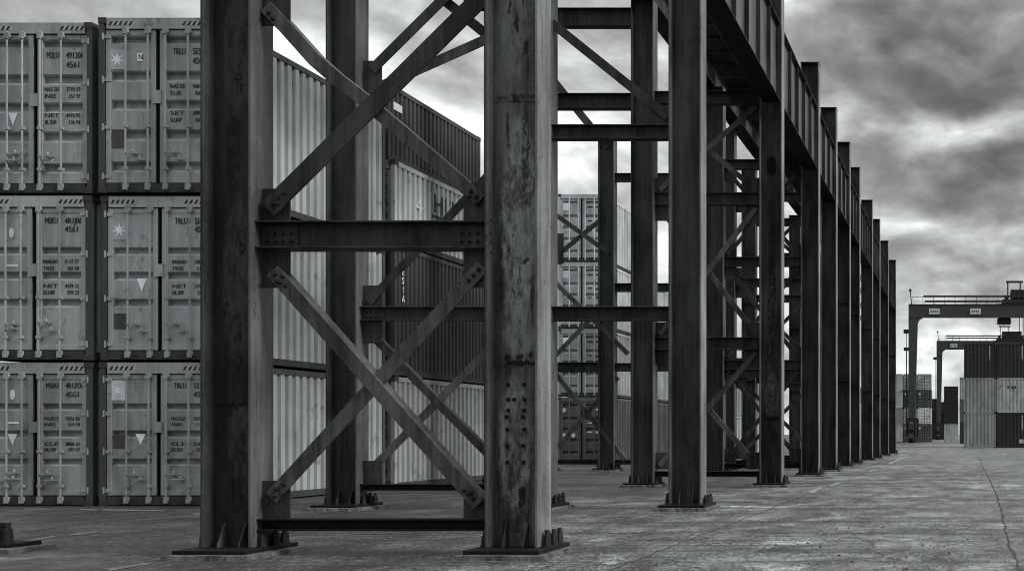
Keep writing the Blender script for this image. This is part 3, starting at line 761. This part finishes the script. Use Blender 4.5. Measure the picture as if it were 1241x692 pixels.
# ------------------------------------------------------------------ yard cranes
def crane(label, d, pxl, ptop, span, bd=6.5):
    k = F / d; t = thing('gantry_crane', label, 'crane', 'rubber tyred gantry cranes'); X0 = (pxl - VPX) / k
    zt = CAMZ + (VPY - ptop) / k; zb = zt - 2.35; X1 = X0 + span
    for yy in (d, d + bd):
        for xx, s in ((X0, 1), (X1, -1)):
            w0, w1 = 1.62, 1.1
            pts = [(xx, 2.3), (xx + s * w1, 2.3), (xx + s * w0, zb - 1.0), (xx + s * (w0 + .25), zb - .45), (xx + s * (w0 + .9), zb), (xx, zb)] if yy == d else [(xx, 2.3), (xx + s * .9, 2.3), (xx + s * 1.2, zt - 1.3), (xx, zt - 1.3)]
            MB().prism(pts, lambda p, q, yy=yy: (p[0], yy + .9 * q, p[1])).build('leg', M['crane'], t)
            MB().box(xx - s * .05 - .4, xx - s * .05 + .4 + s * 1.1, yy - .25, yy + 1.15, 1.15, 4.4).build('bogie', M['crane_dark'], t)
            MB().box(min(xx + s * .25, xx + s * .8), max(xx + s * .25, xx + s * .8), yy - .33, yy - .26, 3.1, 3.6).box(min(xx + s * .15, xx + s * .6), max(xx + s * .15, xx + s * .6), yy - .33, yy - .26, 1.25, 1.5).build('panel', M['sign_white'], t)
            for wy in (-.8, .9):
                MB().cyl((xx + s * .1, yy + .45 + wy, .8), (xx + s * .9, yy + .45 + wy, .8), .8, 18).build('wheel', M['crane_dark'], t)
        zb_ = zb if yy == d else zt - 1.3
        MB().box(X0, X1, yy, yy + .95, zb_, zt).box(X0, X1, yy - .08, yy, zb_, zb_ + .12).box(X0, X1, yy - .08, yy, zt - .12, zt).build('girder', M['crane'], t)
        rl = MB(); x = X0 + .6
        while x < X1: rl.box(x, x + .07, yy, yy + .07, zt, zt + 1.25); x += 1.9
        for zz in (.6, 1.2): rl.box(X0 + .6, X1, yy, yy + .06, zt + zz, zt + zz + .07)
        rl.box(X0 + 2.6, X1 - 6, yy + .3, yy + .6, zt + 1.32, zt + 1.6)
        rl.build('railing', M['crane'], t)
        for q in (.13, .40) if yy == d else ():
            xs = X0 + .9 + span * q * .9 - (.13 * span * .2)
            s_ = MB().box(xs, xs + 1.9, yy - .15, yy - .09, zb + .55, zb + 1.55).build('sign', M['sign_white'], t)
            mb = MB()
            for j in range(4): mb.box(xs + .3 + j * .35, xs + .5 + j * .35, yy - .16, yy - .15, zb + .85, zb + 1.25)
            mb.build('sign_marking', M['placard'], s_)
    for xx in (X0, X1 - 1.0):
        MB().box(xx + .1, xx + .9, d - 1, d + bd + 1.9, 2.32, 3.5).build('sill_beam', M['crane'], t)
        MB().box(xx + .15, xx + 1.0, d + 3, d + 6, 3.5, 6.0).build('engine_house', M['crane_dark'], t)
    MB().cyl((X0 + .5, d + .4, zt), (X0 + .3, d + .4, zt + 2.7), .09, 6).box(X0 + .1, X0 + .5, d + .2, d + .6, zt + 2.3, zt + 2.7).build('mast', M['crane_dark'], t)
    MB().box(X0 - .9, X0, d + .2, d + .6, zb - 2.8, zb - 2.1).cyl((X0 - .35, d + .4, 4), (X0 - .35, d + .4, zb - 2.2), .06, 6).build('floodlight', M['crane_dark'], t)
    # trolley with machinery house, cab, ropes and spreader
    tx = X0 + 16.6
    tr = MB().box(tx, tx + 11, d - .2, d + bd + 1, zt + .14, zt + .8)
    tr.box(tx + 1.6, tx + 7, d + 1, d + bd - 1, zt + .8, zt + 2.7)
    r_ = random.Random(3)
    for q in range(9): tr.box(tx + .4 + q * 1.1, tx + .9 + q * 1.1, d + .1, d + 1.0, zt + .8, zt + r_.uniform(1.3, 2.6))
    tr.build('trolley', M['crane_dark'], t)
    fr = MB()
    for xx in (tx + .9, tx + 3.1): fr.box(xx, xx + .22, d + .4, d + .7, zt + .8, zt + 4.1)
    fr.box(tx + .7, tx + 3.7, d + .3, d + .8, zt + 3.85, zt + 4.15).build('hoist_frame', M['crane_dark'], t)
    MB().box(tx - .8, tx + 1.6, d + 1.3, d + 3.3, zb - .95, zb - .05).box(tx - .6, tx + 1.5, d + 1.6, d + 3, zb - .05, zt + .3).build('cab', M['crane_dark'], t)
    rp = MB()
    for xx in (tx + 3.2, tx + 3.9, tx + 4.6, tx + 5.6):
        for yy in (d + bd * .4, d + bd * .6): rp.cyl((xx, yy, 14.5), (xx, yy, zt + .2), .045, 5)
    rp.build('hoist_rope', M['crane_dark'], t)
    MB().box(tx + 1.6, tx + 7.6, d + bd * .35, d + bd * .65, 14.0, 14.5).build('spreader', M['crane_dark'], t)
crane('nearer rubber tyred gantry crane spanning over the right container block', 168, 1101, 368.5, 30)
crane('farther smaller gantry crane behind the right container block', 262, 1135, 413, 32)
lm = thing('light_mast', 'thin light mast left of the nearer crane leg', 'light mast')
kk = F / 180
xm_ = (1098.5 - VPX) / kk
MB().cyl((xm_, 180, 0), (xm_, 180, 1.5 + 102 / kk), .16, 8, .09).build('pole', M['crane'], lm)
MB().box(xm_ - .5, xm_ + .5, 179.8, 180.2, 1.5 + 101 / kk, 1.5 + 105 / kk).build('lamp_head', M['crane_dark'], lm)

# ------------------------------------------------------------------ ground
g = MB().add([(-600, -60, 0), (600, -60, 0), (600, 2500, 0), (-600, 2500, 0)], [(0, 1, 2, 3)]).build('ground', M['ground'])
structure(g)
def strip(name, pts, w, mat, z=.004, jit=0, seed=1, label=None):
    r = random.Random(seed); mb = MB(); P = []
    for (a, b) in zip(pts[:-1], pts[1:]):
        a, b = Vector(a), Vector(b); n = max(1, int((b - a).length / .25)) if jit else 1
        for i in range(n): P.append(a.lerp(b, i / n) + (Vector((r.gauss(0, jit), r.gauss(0, jit))) if jit else Vector((0, 0))))
    P.append(Vector(pts[-1])); vs = []
    for i, p in enumerate(P):
        d = (P[min(i + 1, len(P) - 1)] - P[max(i - 1, 0)]).normalized(); u = Vector((-d.y, d.x)); ww = w * (r.uniform(.5, 1.3) if jit else 1) / 2
        vs += [(p.x + u.x * ww, p.y + u.y * ww, z), (p.x - u.x * ww, p.y - u.y * ww, z)]
    mb.add(vs, [(2 * i, 2 * i + 1, 2 * i + 3, 2 * i + 2) for i in range(len(P) - 1)])
    o = mb.build(name, mat, fix=False); structure(o); return o
strip('expansion_joint', [(-3.9, 3), (-3.9, 30), (-3.95, 80)], .03, M['joint'], .004, .012, 2)
def gp(px, py): y = F * CAMZ / (py - VPY); return ((px - VPX) / F * y, y)
strip('ground_crack', [gp(1236, 692), gp(1222, 655), gp(1214, 622), gp(1208, 600), gp(1199, 580), gp(1191, 566), gp(1186, 554)], .04, M['joint'], .004, .013, 3)
strip('ground_crack', [gp(30, 644), gp(80, 636), gp(150, 628), gp(215, 624)], .12, M['joint'], .004, .05, 4)
for y_, x0_, x1_, sd in ((14.2, -10, 2, 5), (21.3, -4, 6, 6), (26.5, -9, 3, 7), (38, -5, 8, 8)):
    strip('ground_crack', [(x0_, y_), ((x0_ + x1_) / 2, y_ + .25), (x1_, y_ - .1)], .035, M['joint'], .004, .03, sd)
M['line_faint'] = concrete('faint_line_paint', .035, .13, .7)
def patch(pts, seed):
    r = random.Random(seed); mb = MB(); out = []
    P = [Vector(gp(*p)) for p in pts]
    for a, b in zip(P, P[1:] + P[:1]):
        n = max(2, int((b - a).length / .12))
        for i in range(n): q = a.lerp(b, i / n); out.append((q.x + r.gauss(0, .012), q.y + r.gauss(0, .02), .006))
    mb.add(out, [tuple(range(len(out)))]); o = mb.build('painted_line', M['line'] if seed > 27 else M['line_faint'], fix=False); structure(o)
for i, q in enumerate(([(30, 615.6), (58, 616), (58, 617.5), (30, 617.2)], [(96, 616.6), (118, 617.2), (118, 618.6), (96, 618.2)], [(122, 616.8), (200, 618.2), (200, 619.8), (124, 618.4)],
        [(28, 655), (66, 649.2), (68, 650.6), (30, 656.8)], [(86, 647.2), (116, 643.6), (115, 645.6), (88, 648.8)], [(122, 690), (176, 682), (182, 683.6), (132, 692)], [(190, 677.6), (214, 675.8), (212, 678), (192, 679.4)],
        [(236, 622), (250, 621), (250, 622.6), (236, 623.8)],
        [(728, 683), (742, 680), (752, 682), (735, 686)],
        [(979, 596.2), (992, 591), (997, 591.2), (986, 597)], [(1003, 588), (1018, 584.2), (1022, 584.4), (1007, 588.6)], [(1052, 571.2), (1060, 568.4), (1062, 568.6), (1055, 571.6)],
        [(1076, 561.6), (1100, 552.2), (1102, 552.4), (1079, 562)])):
    patch(q, 20 + i)
mb = MB(); r = random.Random(5)
ico = [(0, 0, 1), (.9, 0, .1), (.2, .85, 0), (-.75, .5, .1), (-.7, -.5, 0), (.3, -.85, .1), (0, 0, -.3)]
icf = [(0, 1, 2), (0, 2, 3), (0, 3, 4), (0, 4, 5), (0, 5, 1), (6, 2, 1), (6, 3, 2), (6, 4, 3), (6, 5, 4), (6, 1, 5)]
for i in range(2200):
    y = 9.3 + 26 * r.random() ** 1.7; x = r.uniform(-11.5, 1.5) * max(1, y / 14)
    s = min(.032, .005 + .007 * r.expovariate(1.0)); a = r.uniform(0, 6.28); ca, sa = math.cos(a) * s, math.sin(a) * s; h = s * r.uniform(.4, .9)
    mb.add([(x + vx * ca * 1.3 - vy * sa, y + vx * sa * 1.3 + vy * ca, .002 + vz * h) for vx, vy, vz in ico], icf)
o = mb.build('gravel', M['stone']); structure(o, 'stuff', 'small stones and grit scattered over the concrete yard')

# ------------------------------------------------------------------ sky and light
SUN_EL, SUN_AZ = 38, 100           # elevation, compass from +Y towards +X
w = bpy.data.worlds.new('World'); S.world = w; w.use_nodes = True
nt = w.node_tree; n = Nodes(nt); bg = nt.nodes['Background']
tc = n.new('ShaderNodeTexCoord').outputs['Generated']
sky = n.new('ShaderNodeTexSky', sky_type='NISHITA'); sky.sun_disc = False
sky.sun_elevation = R(SUN_EL); sky.sun_rotation = R(SUN_AZ)
bw = n.new('ShaderNodeRGBToBW'); n.link(sky.outputs[0], bw.inputs[0])
sp = n.new('ShaderNodeSeparateXYZ'); n.link(tc, sp.inputs[0])
X, Y, Z = sp.outputs
# cloud deck: billows in direction space, lit from above (density compared with the density a little higher up)
wp = n.new('ShaderNodeVectorMath', operation='MULTIPLY_ADD'); n.link(n.noisec(tc, 9, 4), wp.inputs[0]); wp.inputs[1].default_value = (.07, .07, .05); n.link(tc, wp.inputs[2])
def density(off):
    ad = n.new('ShaderNodeVectorMath', operation='ADD'); n.link(wp.outputs[0], ad.inputs[0]); ad.inputs[1].default_value = off
    v = n.scale(ad.outputs[0], 1, 1, 2.1)
    a_ = n.noise(v, 5.0, 8, .63)
    vo = n.new('ShaderNodeTexVoronoi', feature='F1'); n.link(v, vo.inputs['Vector']); vo.inputs['Scale'].default_value = 9
    vo.inputs['Detail'].default_value = 2; vo.inputs['Roughness'].default_value = .55
    return n.m('ADD', n.m('MULTIPLY', a_, .85), n.m('MULTIPLY', n.m('SUBTRACT', 1.0, vo.outputs['Distance']), .2))
d0 = density((0, 0, 0)); d1 = density((.012, 0, .022))
val = n.m('ADD', n.m('SUBTRACT', 1.02, d0), n.m('MULTIPLY', n.m('SUBTRACT', d0, d1), 1.25))
# large cloud masses, placed by azimuth / elevation (degrees) and frayed by noise
wv = n.new('ShaderNodeVectorMath', operation='MULTIPLY_ADD'); n.link(n.noisec(n.scale(tc, 1, 1, 1.6), 5, 4), wv.inputs[0]); wv.inputs[1].default_value = (.2, .2, .2)
n.link(tc, wv.inputs[2]); s2 = n.new('ShaderNodeSeparateXYZ'); n.link(wv.outputs[0], s2.inputs[0])
az = n.m('MULTIPLY', n.m('ARCTAN2', n.m('SUBTRACT', s2.outputs[0], .1), n.m('SUBTRACT', s2.outputs[1], .1)), 57.2958)
el = n.m('MULTIPLY', n.m('ARCSINE', n.m('SUBTRACT', s2.outputs[2], .1), clamp=False), 57.2958)
def azel(px, py):
    v = Vector((px - VPX, F, VPY - py)).normalized(); return math.degrees(math.atan2(v.x, v.y)), math.degrees(math.asin(v.z))
light = n.m('MULTIPLY', n.m('SUBTRACT', val, .5), 2.6)
for (px, py, ra, re, amt) in ((1241, 50, 5, 2.2, -.45), (1190, 105, 4.5, 1.7, -.5), (1125, 130, 4.5, 1.3, -.5), (1060, 150, 3, 1.0, -.3), (1118, 76, 2.2, 1.1, -.35), (1060, 20, 6, 1.6, -.3), (1160, 15, 6, 1.2, -.15), (1080, 76, 1.6, 1.2, .15), (1165, 72, 1.8, 1.1, .2),
                             (1110, 195, 4.5, 1.5, .12), (1190, 185, 4, 1.1, .08), (1215, 230, 5, .9, -.55), (1130, 250, 5, .9, -.2), (1200, 275, 7, .9, .12), (1180, 310, 7, .8, -.25), (1110, 325, 5, .8, -.15), (1180, 350, 9, 1.0, .12),
                             (1170, 420, 16, 4, .22), (730, 100, 10, 9, .1), (500, 110, 12, 8, .1), (880, 220, 12, 8, .14), (340, 20, 10, 5, .2), (60, 5, 12, 4, .05), (1190, 180, 4, 1.0, -.15), (400, -80, 20, 4, -.1)):
    a0, e0 = azel(px, py)
    dx = n.m('DIVIDE', n.m('SUBTRACT', az, a0), ra); dz = n.m('DIVIDE', n.m('SUBTRACT', el, e0), re)
    d = n.m('ADD', n.m('MULTIPLY', dx, dx), n.m('MULTIPLY', dz, dz))
    light = n.m('ADD', light, n.m('MULTIPLY', n.m('EXPONENT', n.m('MULTIPLY', d, -1.0)), amt))
rad = n.m('MULTIPLY', .165, n.m('EXPONENT', n.m('MULTIPLY', light, 1.5)))
rad = n.m('MULTIPLY', rad, n.step(Z, .38, .8, 1.0, 3.6))      # an overcast sky is brightest overhead
skyv = n.m('ADD', n.m('MULTIPLY', rad, .92), n.m('MULTIPLY', bw.outputs[0], .008))
n.link(n.grey(skyv, (.975, 1.0, 1.012)), bg.inputs['Color']); bg.inputs['Strength'].default_value = 1.0
sun = bpy.data.lights.new('sun', 'SUN'); sun.energy = 2.1; sun.angle = R(14); sun.color = (1.0, .985, .96)
so = bpy.data.objects.new('sun', sun); COL.objects.link(so)
dirv = Vector((math.sin(R(SUN_AZ)) * math.cos(R(SUN_EL)), math.cos(R(SUN_AZ)) * math.cos(R(SUN_EL)), math.sin(R(SUN_EL))))
so.rotation_euler = dirv.to_track_quat('Z', 'Y').to_euler(); so.location = (30, 0, 40)

# ------------------------------------------------------------------ camera
cam = bpy.data.cameras.new('camera'); co = bpy.data.objects.new('camera', cam); COL.objects.link(co)
co.location = (0, 0, CAMZ); co.rotation_euler = (R(90), 0, 0)
cam.sensor_fit = 'HORIZONTAL'; cam.sensor_width = 36; cam.lens = 36 * F / 1241
cam.shift_x = -(VPX - 620.5) / 1241; cam.shift_y = (VPY - 346) / 1241
cam.clip_start = .1; cam.clip_end = 5000
S.camera = co
S.view_settings.view_transform = 'Standard'; S.view_settings.look = 'None'; S.view_settings.gamma = 1; S.view_settings.exposure = 1.02
S.view_settings.use_curve_mapping = False
S.cycles.use_denoising = True; S.cycles.filter_width = 1.0
S.cycles.max_bounces = 4; S.cycles.diffuse_bounces = 3; S.cycles.glossy_bounces = 2
